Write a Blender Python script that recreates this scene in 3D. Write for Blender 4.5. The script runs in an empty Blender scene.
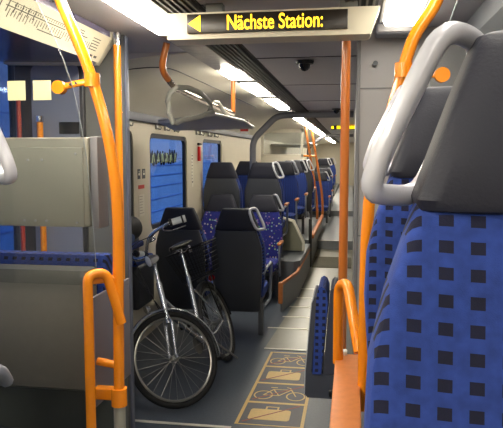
import bpy, bmesh, math, random
from mathutils import Vector, Matrix
random.seed(4)
C = bpy.context.scene.collection
PI = math.pi
def lin(c):
    r = []
    for v in c:
        v /= 255.0
        r.append(v/12.92 if v <= .04045 else ((v+.055)/1.055)**2.4)
    return (*r, 1)
# ---------------------------------------------------------------- materials
MATS = {}
def mat(name, col, rough=.5, metal=0.0, noise=0.0, nscale=30, bump=0.0, coat=0.0, ior=1.45):
    if name in MATS: return MATS[name]
    m = bpy.data.materials.new(name); m.use_nodes = True
    nt = m.node_tree; b = nt.nodes['Principled BSDF']
    b.inputs['Base Color'].default_value = lin(col)
    b.inputs['Roughness'].default_value = rough
    b.inputs['Metallic'].default_value = metal
    b.inputs['IOR'].default_value = ior
    b.inputs['Coat Weight'].default_value = coat
    if noise or bump:
        tc = nt.nodes.new('ShaderNodeTexCoord'); n = nt.nodes.new('ShaderNodeTexNoise')
        n.inputs['Scale'].default_value = nscale; n.inputs['Detail'].default_value = 4
        nt.links.new(tc.outputs['Object'], n.inputs['Vector'])
        if noise:
            mr = nt.nodes.new('ShaderNodeMapRange'); mr.inputs['To Min'].default_value = 1-noise; mr.inputs['To Max'].default_value = 1+noise
            mr.inputs['From Min'].default_value = .3; mr.inputs['From Max'].default_value = .7
            mx = nt.nodes.new('ShaderNodeVectorMath'); mx.operation = 'SCALE'; mx.inputs[0].default_value = lin(col)[:3]
            nt.links.new(n.outputs['Fac'], mr.inputs['Value']); nt.links.new(mr.outputs[0], mx.inputs['Scale'])
            nt.links.new(mx.outputs[0], b.inputs['Base Color'])
        if bump:
            bp = nt.nodes.new('ShaderNodeBump'); bp.inputs['Strength'].default_value = bump; bp.inputs['Distance'].default_value = .002
            nt.links.new(n.outputs['Fac'], bp.inputs['Height']); nt.links.new(bp.outputs[0], b.inputs['Normal'])
    MATS[name] = m; return m
def emis(name, col, s):
    m = bpy.data.materials.new(name); m.use_nodes = True; b = m.node_tree.nodes['Principled BSDF']
    b.inputs['Base Color'].default_value = lin(col); b.inputs['Emission Color'].default_value = lin(col); b.inputs['Emission Strength'].default_value = s
    return m
def glassmat(name, tint, refl=.12, alpha=.93):
    m = bpy.data.materials.new(name); m.use_nodes = True; nt = m.node_tree; nt.nodes.clear()
    o = nt.nodes.new('ShaderNodeOutputMaterial'); t = nt.nodes.new('ShaderNodeBsdfTransparent'); g = nt.nodes.new('ShaderNodeBsdfGlossy')
    t.inputs[0].default_value = (*[v*alpha for v in lin(tint)[:3]], 1); g.inputs['Roughness'].default_value = .03
    mx = nt.nodes.new('ShaderNodeMixShader'); fr = nt.nodes.new('ShaderNodeLayerWeight'); fr.inputs['Blend'].default_value = .5
    po = nt.nodes.new('ShaderNodeMath'); po.operation = 'POWER'; po.inputs[1].default_value = 5; nt.links.new(fr.outputs['Facing'], po.inputs[0])
    ma = nt.nodes.new('ShaderNodeMath'); ma.operation = 'MULTIPLY_ADD'; ma.inputs[1].default_value = .5; ma.inputs[2].default_value = refl*.3
    nt.links.new(po.outputs[0], ma.inputs[0]); nt.links.new(ma.outputs[0], mx.inputs[0])
    nt.links.new(t.outputs[0], mx.inputs[1]); nt.links.new(g.outputs[0], mx.inputs[2]); nt.links.new(mx.outputs[0], o.inputs[0])
    return m
def fabric(name, base, sq, pitch=.0345, duty=.47, spots=False):
    m = bpy.data.materials.new(name); m.use_nodes = True; nt = m.node_tree; b = nt.nodes['Principled BSDF']
    b.inputs['Roughness'].default_value = .95; b.inputs['Sheen Weight'].default_value = .0
    tc = nt.nodes.new('ShaderNodeTexCoord'); N = nt.nodes.new; L = nt.links.new
    no = N('ShaderNodeTexNoise'); no.inputs['Scale'].default_value = 60; L(tc.outputs['Object'], no.inputs['Vector'])
    var = N('ShaderNodeMapRange'); var.inputs['From Min'].default_value = .3; var.inputs['From Max'].default_value = .7
    var.inputs['To Min'].default_value = .85; var.inputs['To Max'].default_value = 1.15; L(no.outputs['Fac'], var.inputs['Value'])
    mix = N('ShaderNodeMix'); mix.data_type = 'RGBA'; mix.inputs['A'].default_value = lin(base); mix.inputs['B'].default_value = lin(sq)
    if spots:
        vo = N('ShaderNodeTexVoronoi'); vo.inputs['Scale'].default_value = 26; L(tc.outputs['Object'], vo.inputs['Vector'])
        lt = N('ShaderNodeMath'); lt.operation = 'LESS_THAN'; lt.inputs[1].default_value = .27; L(vo.outputs['Distance'], lt.inputs[0])
        hs = N('ShaderNodeHueSaturation'); hs.inputs['Saturation'].default_value = .7; hs.inputs['Value'].default_value = .6; L(vo.outputs['Color'], hs.inputs['Color'])
        L(hs.outputs[0], mix.inputs['B']); L(lt.outputs[0], mix.inputs['Factor'])
    else:
        sp = N('ShaderNodeSeparateXYZ'); L(tc.outputs['Object'], sp.inputs[0])
        ge = N('ShaderNodeNewGeometry')
        def band(src, off):
            a = N('ShaderNodeMath'); a.operation = 'MULTIPLY_ADD'; a.inputs[1].default_value = 1/pitch; a.inputs[2].default_value = 100+off; L(src, a.inputs[0])
            f_ = N('ShaderNodeMath'); f_.operation = 'FRACT'; L(a.outputs[0], f_.inputs[0])
            l = N('ShaderNodeMath'); l.operation = 'LESS_THAN'; l.inputs[1].default_value = duty; L(f_.outputs[0], l.inputs[0]); return l
        yz = N('ShaderNodeMath'); yz.operation = 'ADD'; L(sp.outputs['Y'], yz.inputs[0]); L(sp.outputs['Z'], yz.inputs[1])
        bx_ = band(sp.outputs['X'], .25); bz = band(yz.outputs[0], .1)
        mu = N('ShaderNodeMath'); mu.operation = 'MULTIPLY'; L(bx_.outputs[0], mu.inputs[0]); L(bz.outputs[0], mu.inputs[1])
        L(mu.outputs[0], mix.inputs['Factor'])
    sc = N('ShaderNodeVectorMath'); sc.operation = 'SCALE'; L(mix.outputs['Result'], sc.inputs[0]); L(var.outputs[0], sc.inputs['Scale'])
    L(sc.outputs[0], b.inputs['Base Color'])
    bp = N('ShaderNodeBump'); bp.inputs['Strength'].default_value = .5; bp.inputs['Distance'].default_value = .001
    n2 = N('ShaderNodeTexNoise'); n2.inputs['Scale'].default_value = 700; L(tc.outputs['Object'], n2.inputs['Vector'])
    L(n2.outputs['Fac'], bp.inputs['Height']); L(bp.outputs[0], b.inputs['Normal'])
    return m
ORANGE = mat('orange_enamel', (234,138,24), .25, coat=.4)
WOODO = mat('orange_beech_laminate', (184,112,60), .45, noise=.08, nscale=40)
GREYP = mat('grey_partition', (128,127,122), .5, noise=.03, nscale=8)
DARKP = mat('dark_grey_panel', (72,76,80), .5)
METAL = mat('satin_steel', (175,175,172), .35, .85)
CHROME = mat('chrome', (200,200,205), .15, 1.0)
HANDLE = mat('silver_lacquer', (190,191,200), .3, .1, coat=.5)
SHELL = mat('olive_grey_shell', (60,63,70), .5, bump=.2, nscale=200)
BENCH = mat('bench_shell', (98,96,90), .42, noise=.03)
LEATHER = mat('navy_black_leather', (27,29,43), .6, bump=.3, nscale=240)
CREAM = mat('cream_panel', (205,200,186), .5, noise=.02, nscale=4)
WALLM = mat('cream_wall', (186,178,160), .5, noise=.03, nscale=5)
CEIL = mat('ceiling_panel', (176,172,176), .42, noise=.02, nscale=3)
BLACK = mat('black_plastic', (20,20,22), .45)
RUBBER = mat('tyre_rubber', (26,26,27), .75)
LAMP = emis('lamp_diffuser', (255,246,226), 38)
LED = emis('led_yellow', (255,205,40), 2.2)
LEDF = emis('far_led_yellow', (255,225,20), 1.6)
FAB = fabric('blue_squares_fabric', (36,60,132), (17,19,44))
FABS = fabric('spotted_blue_fabric', (32,38,120), (0,0,0), spots=True)
GLASS = glassmat('clear_screen_glass', (245,248,250), .1)
WGLASS = glassmat('window_glass', (215,225,240), .12)
FLOORM = mat('dark_vinyl_floor', (74,82,94), .42, noise=.12, nscale=60, bump=.15)
AISLEM = mat('aisle_floor', (108,106,93), .32, noise=.07, nscale=14)
TAN = mat('tan_sticker', (206,172,100), .45, noise=.06, nscale=50)
# ---------------------------------------------------------------- mesh helpers
class MB:
    def __init__(s): s.bm = bmesh.new()
    def box(s, x0, x1, y0, y1, z0, z1, bev=0.0):
        b = bmesh.new(); bmesh.ops.create_cube(b, size=1)
        for v in b.verts: v.co = Vector(((x0+x1)/2+v.co.x*(x1-x0), (y0+y1)/2+v.co.y*(y1-y0), (z0+z1)/2+v.co.z*(z1-z0)))
        if bev: bmesh.ops.bevel(b, geom=b.edges[:], offset=bev, segments=3, affect='EDGES', profile=.5)
        s.add(b); return s
    def add(s, b, M=None):
        if M is not None: b.transform(M)
        me = bpy.data.meshes.new('t'); b.to_mesh(me); b.free(); s.bm.from_mesh(me); bpy.data.meshes.remove(me)
    def loft(s, rings, closed=False):
        vs = [[s.bm.verts.new(p) for p in r] for r in rings]; n = len(rings[0]); m = len(vs)
        for i in range(m if closed else m-1):
            a, b = vs[i], vs[(i+1) % m]
            for k in range(n): s.bm.faces.new((a[k], a[(k+1) % n], b[(k+1) % n], b[k]))
        if not closed: s.bm.faces.new(vs[0][::-1]); s.bm.faces.new(vs[-1])
        return s
    def tube(s, pts, r, n=10, closed=False, smooth=0, flat=1.0):
        pts = [Vector(p) for p in pts]
        if smooth: pts = crom(pts, smooth, closed)
        m = len(pts); rings = []; up = None
        for i, p in enumerate(pts):
            if closed: t = pts[(i+1) % m]-pts[i-1]
            else: t = pts[min(i+1, m-1)]-pts[max(i-1, 0)]
            t.normalize()
            if up is None: up = t.orthogonal().normalized()
            up = (up-t*up.dot(t)).normalized(); q = t.cross(up)
            rr = r[i] if isinstance(r, (list, tuple)) else r
            rings.append([p+up*math.cos(2*PI*k/n)*rr+q*math.sin(2*PI*k/n)*rr*flat for k in range(n)])
        return s.loft(rings, closed)
    def poly(s, pts, d):
        """flat polygon pts extruded by vector d"""
        d = Vector(d); a = [Vector(p) for p in pts]
        return s.loft([a, [p+d for p in a]])
    def build(s, name, m, parent=None, M=None, ang=38, bev=0):
        bmesh.ops.recalc_face_normals(s.bm, faces=s.bm.faces)
        if M is not None: s.bm.transform(M)
        for e in s.bm.edges:
            e.smooth = not (len(e.link_faces) == 2 and e.calc_face_angle(0) > math.radians(ang))
        for f in s.bm.faces: f.smooth = True
        me = bpy.data.meshes.new(name); s.bm.to_mesh(me); s.bm.free()
        me.materials.append(m); o = bpy.data.objects.new(name, me); C.objects.link(o)
        if parent: o.parent = parent
        return o
def crom(p, k, closed=False):
    out = []; n = len(p)
    for i in range(n if closed else n-1):
        g = (lambda j: p[j % n]) if closed else (lambda j: p[min(max(j, 0), n-1)])
        a, b, c, d = g(i-1), g(i), g(i+1), g(i+2)
        for t in range(k):
            t /= k; out.append(.5*((2*b)+(c-a)*t+(2*a-5*b+4*c-d)*t*t+(-a+3*b-3*c+d)*t**3))
    if not closed: out.append(p[-1].copy())
    return out
def rnd(pts, r, k=4):
    """polyline with rounded corners"""
    pts = [Vector(p) for p in pts]; out = [pts[0]]
    for i in range(1, len(pts)-1):
        a, b, c = pts[i-1], pts[i], pts[i+1]
        u = (a-b); v = (c-b); rr = min(r, u.length*.45, v.length*.45); p = b+u.normalized()*rr; q = b+v.normalized()*rr
        for j in range(k+1):
            t = j/k; out.append(p*(1-t)**2+b*2*t*(1-t)+q*t*t)
    out.append(pts[-1]); return out
def sring(cx, cy, z, hw, ht, n=32, e=4.0, wing=0.0):
    r = []
    for k in range(n):
        a = 2*PI*(k+.5)/n; c, s = math.cos(a), math.sin(a)
        x = hw*math.copysign(abs(c)**(2/e), c); y = ht*math.copysign(abs(s)**(2/e), s)
        if y < 0: y -= wing*(abs(x)/hw)**4
        r.append(Vector((cx+x, cy+y, z)))
    return r
def tag(o, label, cat, group=None, kind=None):
    if label: o['label'] = label
    if cat: o['category'] = cat
    if group: o['group'] = group
    if kind: o['kind'] = kind
    return o
def thing(name, label, cat, loc=(0,0,0), rz=0, group=None):
    o = bpy.data.objects.new(name, None); C.objects.link(o); o.location = loc; o.rotation_euler = (0,0,rz); o.empty_display_size = .1
    return tag(o, label, cat, group)
def struct(o): o['kind'] = 'structure'; return o
def disc(mb, c, ax, r, h, n=20, r2=None):
    c = Vector(c); ax = Vector(ax).normalized(); mb.tube([c-ax*h/2, c+ax*h/2], [r, r2 or r], n)

# ---------------------------------------------------------------- setting
XL, XR, ZC = -1.93, 1.13, 2.33
m = MB(); m.box(XL, XR, 2.3, 30, -.06, 0); struct(m.build('floor', FLOORM))
m = MB(); m.box(XL, XR, -2.5, 2.3, .57, .63); m.box(-.87, .0, 2.25, 2.3, -.06, .63); struct(m.build('floor', mat('raised_floor', (76,80,82), .5), None)).name = 'floor_raised'
m = MB(); m.poly([(-.76,5.375,.0005),(.02,5.375,.0005),(.02,11.4,.0005),(-.62,11.4,.0005),(-.62,7.6,.0005)], (0,0,.004)); struct(m.build('floor_aisle', AISLEM))
m = MB(); m.box(-.62, .02, 11.45, 30, 0, .16); m.box(-.62, .02, 16.2, 30, .16, .3); struct(m.build('floor_far', mat('far_floor', (120,124,130), .35, noise=.05)))
for i, (y, x0, x1) in enumerate([(3.73,-1.45,-.74),(5.375,-.76,.02),(6.05,-.82,.0),(6.5,-.72,.0),(6.955,-.69,.0),(7.41,-.67,.0),(7.93,-.65,.0),(11.45,-.62,.0),(16.2,-.62,.0)]):
    z = {11.45:.16, 16.2:.3}.get(y, .004)
    m = MB(); m.box(x0, x1, y-.014, y+.014, z, z+.004); struct(m.build('trim_%d' % (i+1), mat('white_edge_strip', (215,213,200), .4)))
m = MB(); m.box(-.6, .0, 9.5, 10.5, .0055, .014)
for k in range(12): m.box(-.6, .0, 9.53+k*.082, 9.56+k*.082, .012, .02)
tag(m.build('entrance_mat', mat('mat_brown_grey', (92,88,74), .7)), 'dark ribbed entrance mat across the aisle floor beyond the podium', 'mat')

# ceiling: flat middle, coved sides
prof = [(-1.93,2.08),(-1.8,2.19),(-1.55,2.27),(-1.25,2.31),(-.97,2.335),(.2,2.335),(.5,2.31),(.8,2.27),(1.05,2.19),(1.13,2.08)]
m = MB(); ring = [(x, z) for x, z in prof]+[(x, z+.05) for x, z in prof[::-1]]
m.loft([[Vector((x, y, z)) for x, z in ring] for y in (3.6, 30)]); m.box(XL, XR, -2.5, 3.6, 2.335, 2.385); struct(m.build('ceiling', CEIL))
# cream cove lining between light row and wall
m = MB(); pr = prof[:5]; ring = [(x+.004, z-.006) for x, z in pr]+[(x, z-.001) for x, z in pr[::-1]]
m.loft([[Vector((x, y, z)) for x, z in ring] for y in (3.6, 30)]); struct(m.build('ceiling_cove', CREAM))
# thin panel seams in the ceiling
seam = mat('seam_dark', (70,68,70), .7)
m = MB()
for y in (3.9, 5.4, 7.0, 8.45): m.box(-.62, 0.02, y, y+.006, 2.331, 2.336)
m.box(-.615, -.607, 2.5, 12, 2.331, 2.336); struct(m.build('trim_20', seam))
m = MB()
def cove_z(x):
    for (a, za), (b, zb) in zip(prof, prof[1:]):
        if a <= x <= b: return za+(zb-za)*(x-a)/(b-a)
    return 2.3
pts = []
for x, y in [(-1.9,3.9),(-1.7,3.88),(-1.5,3.86),(-1.35,3.88),(-1.24,3.98),(-1.2,4.15),(-1.19,4.6),(-1.18,5.6),(-1.17,7.5)]: pts.append((x, y, cove_z(x)-.009))
m.tube(pts, .004, 6, smooth=5); m.tube([(-1.88, 3.7, 2.125), (-1.88, 9, 2.125)], .004, 6)
struct(m.build('trim_21', seam))
# end walls, right wall
m = MB(); m.box(XL, XR, 30, 30.06, -.06, 2.4); struct(m.build('wall_back', WALLM))
m = MB(); m.box(XL, XR, -2.56, -2.5, -.06, 2.4); struct(m.build('wall_front', WALLM))
m = MB(); m.box(XR, XR+.06, -2.5, 30, -.06, 2.4); struct(m.build('wall_right', WALLM))
# left wall with round-cornered windows
def rrect(y0, y1, z0, z1, r, n=8):
    out = []
    for cy, cz, a0 in ((y1-r, z1-r, 0), (y0+r, z1-r, PI/2), (y0+r, z0+r, PI), (y1-r, z0+r, 1.5*PI)):
        for k in range(n+1):
            a = a0+PI/2*k/n; out.append((cy+r*math.cos(a), cz+r*math.sin(a)))
    return out
def wall_cell(m, X, Y0, Y1, Z0, Z1, hole, r=.09):
    inn = rrect(*hole, r); cy = (hole[0]+hole[1])/2; cz = (hole[2]+hole[3])/2
    corners = [(Y1,Z1),(Y0,Z1),(Y0,Z0),(Y1,Z0)]; n = len(inn)//4; outp = []
    for q in range(4):
        for k in range(n):
            cyy, czz = corners[q]
            y, z = inn[q*n+k]
            t = k/(n-1)
            # outer point: slide along the two sides of the corner
            if q in (0, 2): a = (cyy, z) if t < .5 else (y, czz)
            else: a = (y, czz) if t < .5 else (cyy, z)
            if abs(t-.5) < .5/(n-1)+1e-6 or t == .5: a = (cyy, czz)
            outp.append(a)
    for dx in (0, -.05):
        vi = [m.bm.verts.new((X+dx, y, z)) for y, z in inn]; vo = [m.bm.verts.new((X+dx, y, z)) for y, z in outp]
        N_ = len(inn)
        for k in range(N_):
            f = [vi[k], vi[(k+1) % N_], vo[(k+1) % N_], vo[k]]
            if (f[2].co-f[3].co).length < 1e-6: f = f[:3]
            try: m.bm.faces.new(f)
            except Exception: pass
        if dx == 0: keep = vi
        else:
            for k in range(N_): m.bm.faces.new((keep[k], keep[(k+1) % N_], vi[(k+1) % N_], vi[k]))
WINS = [(3.75,5.3),(5.76,7.12),(7.9,9.08)]
m = MB(); edges = [3.6, 5.5, 7.5, 9.3]
for (a, b), (e0, e1) in zip(WINS, zip(edges, edges[1:])): wall_cell(m, XL, e0, e1, -.06, 2.12, (a, b, 1.0, 1.945))
m.box(XL-.05, XL, 9.3, 30, -.06, 2.12); m.box(XL-.05, XL, 3.6, 30, 2.12, 2.4); m.box(XL-.05, XL, 3.09, 3.6, -.06, .95); m.box(XL-.05, XL, 3.09, 3.6, 2.27, 2.4); m.box(XL-.05, XL, -2.5, .9, -.06, 2.4)
struct(m.build('wall_left', WALLM))
frameM = mat('window_rubber', (22,24,30), .5)
for i, (a, b) in enumerate(WINS):
    w = MB(); o_, i_ = rrect(a-.002, b+.002, .998, 1.947, .09), rrect(a+.045, b-.045, 1.045, 1.90, .06); N_ = len(o_)
    r0 = [Vector((XL-.045, y, z)) for y, z in o_]; r1 = [Vector((XL-.012, y, z)) for y, z in o_]
    q0 = [Vector((XL-.045, y, z)) for y, z in i_]; q1 = [Vector((XL-.012, y, z)) for y, z in i_]
    w.loft([r0, r1, q1, q0], closed=True); wo = struct(w.build('window_%d' % (i+1), frameM))
    g = MB(); g.box(XL-.034, XL-.03, a+.03, b-.03, 1.03, 1.915); g.build('window_pane', WGLASS, wo)
# dark rail above the windows with coat hooks
m = MB(); m.box(XL, XL+.05, 3.65, 12, 2.035, 2.11, .008); struct(m.build('trim_10', mat('rail_slate', (82,84,98), .45)))
for k, y in enumerate([5.15, 5.95, 6.25, 6.6, 7.55, 7.75, 8.2, 8.6]):
    h = MB(); h.box(XL+.0, XL+.02, y-.02, y+.02, 1.985, 2.035, .004)
    h.tube([(XL+.015,y,2.0),(XL+.05,y,1.985),(XL+.06,y,2.01)], .006, 8, smooth=4)
    tag(h.build('coat_hook', METAL), 'small metal coat hook under the slate rail above the left windows', 'hook', 'coat hooks on the left wall')
# wall signs
for (y, z, w_, h_, c, nm, lb) in [(5.44,1.56,.07,.09,(40,44,60),'pictogram_sticker','dark pictogram sticker on the cream pier left of the graffiti view window'),
                              (5.57,1.56,.08,.09,(60,62,70),'pictogram_sticker','grey pictogram sticker on the pier, right of its dark neighbour'),
                              (5.5,1.44,.16,.035,(180,50,40),'warning_sticker','red narrow warning sticker on the cream window pier'),
                              (5.5,1.27,.15,.2,(196,190,176),'notice_sticker','pale notice with small print low on the window pier')]:
    s_ = MB(); s_.box(XL, XL+.003, y-w_/2, y+w_/2, z-h_/2, z+h_/2)
    o = tag(s_.build(nm, mat('st%d%d%d' % c, c, .5)), lb, 'sticker')
    if nm == 'pictogram_sticker':
        p = MB(); p.box(XL+.003, XL+.004, y-w_*.3, y+w_*.3, z-.012, z+.008); p.box(XL+.003, XL+.004, y-.008, y+.008, z+.014, z+.03); p.build('pictogram', CREAM, o)
    if nm == 'notice_sticker':
        p = MB()
        for k in range(7): p.box(XL+.003, XL+.004, y-w_*.4, y+w_*random.uniform(.1,.4), z+.08-k*.026, z+.084-k*.026)
        p.build('print', mat('print_grey', (110,106,100), .6), o)
s_ = MB(); s_.box(XL, XL+.004, 7.3, 7.39, 1.35, 1.75)
o = tag(s_.build('notice_sticker', CREAM), 'tall narrow notice with black print between the two left windows', 'sticker')
p = MB()
for k in range(9): p.box(XL+.004, XL+.005, 7.32, 7.34+random.random()*.04, 1.72-k*.04, 1.735-k*.04)
p.build('print', BLACK, o)
t = thing('emergency_hammer', 'red emergency hammer hanging beside the second left window', 'hammer', (XL+.02, 7.62, 1.82))
h = MB(); h.box(-.01,.02,-.03,.03,-.16,.02,.006); h.build('handle', mat('red_plastic', (190,24,24), .4), t)
h = MB(); h.tube([(.01,-.07,.05),(.01,.07,.05)], [.016,.012], 10); h.build('hammer_head', BLACK, t)
s_ = MB(); s_.box(-1.55, -1.42, 8.5, 8.52, 2.03, 2.22, .003); o = tag(s_.build('wall_sign', mat('sign_white', (210,208,204), .5)), 'small wall sign with a black and a red field beside the luggage rack end', 'sign')
p = MB(); p.box(-1.54,-1.43,8.497,8.5,2.13,2.21); p.build('black_field', BLACK, o); p = MB(); p.box(-1.54,-1.43,8.497,8.5,2.06,2.1); p.build('red_field', mat('red_field', (170,40,30), .5), o)

# ---- door side (near left): inset door plane with tall window, header with route map
m = MB(); wall_cell(m, -1.75, .9, 3.1, -.06, 2.4, (1.2, 3.07, .9, 2.27), .02); m.box(XL-.05, -1.75, .85, .9, -.06, 2.4)
struct(m.build('door_1', mat('door_dark', (58,60,66), .4)))
g = MB(); g.box(-1.785, -1.78, 1.15, 3.08, .85, 2.3); g.box(XL-.03, XL-.025, 3.09, 3.6, .95, 2.27); struct(g.build('window_6', WGLASS))
hd = MB(); sec = [(-1.75,2.2),(-1.252,2.188),(-1.182,2.305),(-1.182,2.333),(-1.75,2.333)]
hd.loft([[Vector((x, y, z)) for x, z in sec] for y in (.3, 2.95)])
HDR = tag(hd.build('door_header', mat('header_violet_grey', (96,90,112), .25)), 'long overhead door header box at the upper left corner', 'panel')
mp = MB(); a = Vector((-1.252, 0, 2.188)); b = Vector((-1.182, 0, 2.305)); nrm = Vector((.117, 0, -.07)).normalized()
def mpt(u, y, d): p = a.lerp(b, u)+nrm*d; return Vector((p.x, y, p.z))
mp.loft([[mpt(.0, .5, 0), mpt(1, .5, 0), mpt(1, .5, .012), mpt(.0, .5, .012)], [mpt(0, 2.94, 0), mpt(1, 2.94, 0), mpt(1, 2.94, .012), mpt(0, 2.94, .012)]])
MAP = tag(mp.build('route_map', mat('route_map_cream', (224,216,190), .4)), 'cream route map strip along the slanted door header', 'map')
pr = MB()
def tick(u0, u1, y0, y1): pr.loft([[mpt(u0, y0, .0122), mpt(u1, y0, .0122), mpt(u1, y1, .0122), mpt(u0, y1, .0122)], [mpt(u0, y0, .013), mpt(u1, y0, .013), mpt(u1, y1, .013), mpt(u0, y1, .013)]])
for k in range(9): yy = 1.88+k*.045; tick(.42+random.random()*.1, .78, yy, yy+.006)
tick(.6, .63, 2.05, 2.5); tick(.74, .76, 2.05, 2.5)
for k in range(34):
    yy = 2.08+k*.021
    tick(.3+random.random()*.12, .56, yy, yy+.004)
for k in range(22):
    yy = 2.1+k*.018; tick(.66, .72, yy, yy+.005)
tick(.3, .33, 2.3, 2.5)
for k in range(8): tick(.25+k*.08, .28+k*.08, 2.62, 2.62+random.uniform(.04,.1))
for k in range(5): tick(.35+k*.1, .38+k*.1, 2.77, 2.85)
for yy in (2.66, 2.74, 2.81, 2.86): tick(.12, .2, yy, yy+.03)
pr.build('map_print', mat('map_print', (86,82,74), .6), MAP)
ec = MB(); ec.loft([[Vector((x+dx, 2.95+dy, z)) for x, z in [(-1.75,2.19),(-1.262,2.176),(-1.17,2.30),(-1.17,2.333),(-1.75,2.333)]] for dx, dy in ((0,0),(0,.05))])
ec.build('end_cap', mat('cap_cream', (196,190,172), .4), HDR)
# transverse partition left of the bike bay
m = MB(); m.box(-1.755, -1.148, 3.05, 3.085, -.06, 2.34, .004); struct(m.build('wall_vestibule', mat('vestibule_grey', (104,105,102), .5)))
m = MB(); m.box(-1.152, -1.14, 3.045, 3.09, 0, 2.33, .004); struct(m.build('trim_11', mat('edge_slate', (92,98,116), .4)))
t = thing('vestibule_cabinet', 'dark cabinet panel with blue grey rounded window behind the glass screen', 'cabinet', (-1.55, 3.03, .9))
c = MB(); c.box(-.185, .19, -.01, .02, -.3, 1.32, .006); c.build('frame', mat('cab_dark', (58,58,62), .35), t)
c = MB(); rr = rrect(-.09, .17, .2, 1.3, .05); c.loft([[Vector((y, -.018, z)) for y, z in rr], [Vector((y, -.01, z)) for y, z in rr]]); c.build('window_field', mat('cab_blue_grey', (128,132,148), .3), t)
c = MB(); c.box(.06,.17,-.024,-.018,.94,1.0,.002); c.build('info_plate', BLACK, t)
c = MB(); c.tube([(-.15,-.04,-.2),(-.15,-.04,1.15)], .012, 10); c.build('red_bar', mat('red_bar', (170,56,44), .4), t)
c = MB(); c.tube([(-.03,-.05,-.2),(-.03,-.05,1.0)], .016, 12); c.build('orange_bar', ORANGE, t); c = MB(); c.tube([(-.03,-.05,1.0),(-.03,-.05,1.03)], .019, 12); c.build('bar_cap', CHROME, t)

# right cabin
m = MB(); m.box(.019, XR, 3.1, 9.0, 0, 2.335); struct(m.build('wall_cabin', mat('cabin_grey', (150,148,148), .5, noise=.02, nscale=5)))
m = MB()
for z in (2.05, 1.33): m.box(.019, XR, 3.097, 3.1, z, z+.006)
m.box(.012, .03, 3.09, 3.11, 0, 2.33, .003); struct(m.build('trim_12', mat('seam_grey', (104,104,106), .5)))
c = MB(); disc(c, (.1, 3.09, 2.17), (0,1,0), .012, .02); tag(c.build('round_stopper', DARKP), 'small dark round knob high on the right cabin wall', 'stopper')
m = MB(); m.box(.1, .14, 3.097, 3.1, 0, .01); m.build('x', seam).name = 'skirting_clip'
bpy.data.objects.remove(bpy.data.objects['skirting_clip'])
# ---- slanted overhead box above the near right seats
m = MB(); sec = [(1.13,2.02),(.62,2.12),(.5,2.24),(.5,2.333),(1.13,2.333)]
m.loft([[Vector((x, y, z)) for x, z in sec] for y in (-1.0, 3.08)]); OB = tag(m.build('overhead_locker', mat('locker_grey', (140,140,142), .45)), 'grey overhead panel above the near right seats', 'panel')
m = MB()
for k in range(5): m.box(.63+k*.02, .634+k*.02, -.9, 3.05, 2.112-k*.004, 2.12)
m.build('groove_strip', seam, OB)

# ---------------------------------------------------------------- ceiling lights
LAMP2 = emis('lamp_diffuser_right', (255,247,232), 13)
def light(x0, x1, y0, y1, lb, grp=None, z=2.333, em=None):
    t = thing('ceiling_light', lb, 'light', ((x0+x1)/2, (y0+y1)/2, z), 0, grp); w = (x1-x0)/2; l = (y1-y0)/2
    f = MB(); f.box(-w-.012, w+.012, -l-.012, l+.012, -.012, .002, .003); f.build('housing', mat('light_housing', (165,163,158), .4), t)
    d = MB(); rr = rrect(-w+.004, w-.004, -l+.01, l-.01, .03); 
    d.loft([[Vector((x, y, -.012)) for x, y in rr], [Vector((x*.9, y*.99, -.034)) for x, y in rr]]); d.build('diffuser', em or LAMP, t)
for k, (a, b, lb) in enumerate([(1.0,2.93,'long ceiling light above the door side, nearest of the left row'),(4.28,4.7,'short ceiling light beside the ceiling info panel'),(5.08,6.0,'ceiling light just beyond the luggage rack hanger'),(6.5,7.85,'ceiling light before the arch over the bike bay'),
     (8.95,10.5,'ceiling light right behind the first arch'),(10.9,12.4,'ceiling light above the entrance area'),(12.8,15.4,'ceiling light over the slanted poles'),(15.6,19,'ceiling light over the far seats, third from the end'),(19.2,23,'ceiling light over the far seats, second from the end'),(23.2,29,'farthest ceiling light at the end of the row')]):
    light(-.93, -.79, a, b, lb)
light(.118, .272, .6, 2.9, 'large ceiling light above the right hand seats', em=LAMP2)
light(.118, .272, -2.3, .3, 'ceiling light above the camera', em=LAMP2)
light(-.93, -.79, -2.3, .7, 'ceiling light above the rows behind the camera, left')
bpy.data.objects.update()if hasattr(bpy.data.objects,'update') else None
t = thing('ceiling_light_end', 'grey box end of the large right ceiling light', 'fixture', (.195, 2.99, 2.3))
f = MB(); f.box(-.1, .1, -.05, .07, -.02, .03, .012); f.build('end_box', mat('lt_end', (128,128,132), .4), t)
f = MB(); f.box(-.09, .09, -.055, -.05, -.012, .022, .002); f.build('face', mat('lt_face', (150,148,148), .4), t)
p = MB(); p.box(-.94, -.78, 3.0, 4.22, 2.31, 2.334, .004); p = tag(p.build('info_panel', mat('panel_brown', (120,112,104), .3, noise=.35, nscale=16)), 'brown patterned blank panel between two ceiling lights', 'panel')
# ribbed air grille beside the lights
t = thing('air_grille', 'long dark ribbed air grille along the left ceiling lights', 'grille', (-.7, 0, 2.333))
g = MB(); g.box(-.085, .085, 1.0, 29, -.004, .003); g.build('backing', mat('grille_back', (34,33,34), .7), t)
for k in range(6):
    g = MB(); x = -.075+k*.027; g.box(x, x+.009, 1.0, 29, -.016, -.003); g.build('slat', mat('grille_slat', (88,84,80), .5), t)
t = thing('air_grille', 'short dark ribbed air grille beside the right ceiling light', 'grille', (.03, 0, 2.333))
g = MB(); g.box(-.075, .06, 1.0, 2.9, -.004, .003); g.build('backing', MATS['grille_back'], t)
for k in range(5):
    g = MB(); x = -.07+k*.027; g.box(x, x+.009, 1.0, 2.9, -.016, -.003); g.build('slat', MATS['grille_slat'], t)
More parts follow.
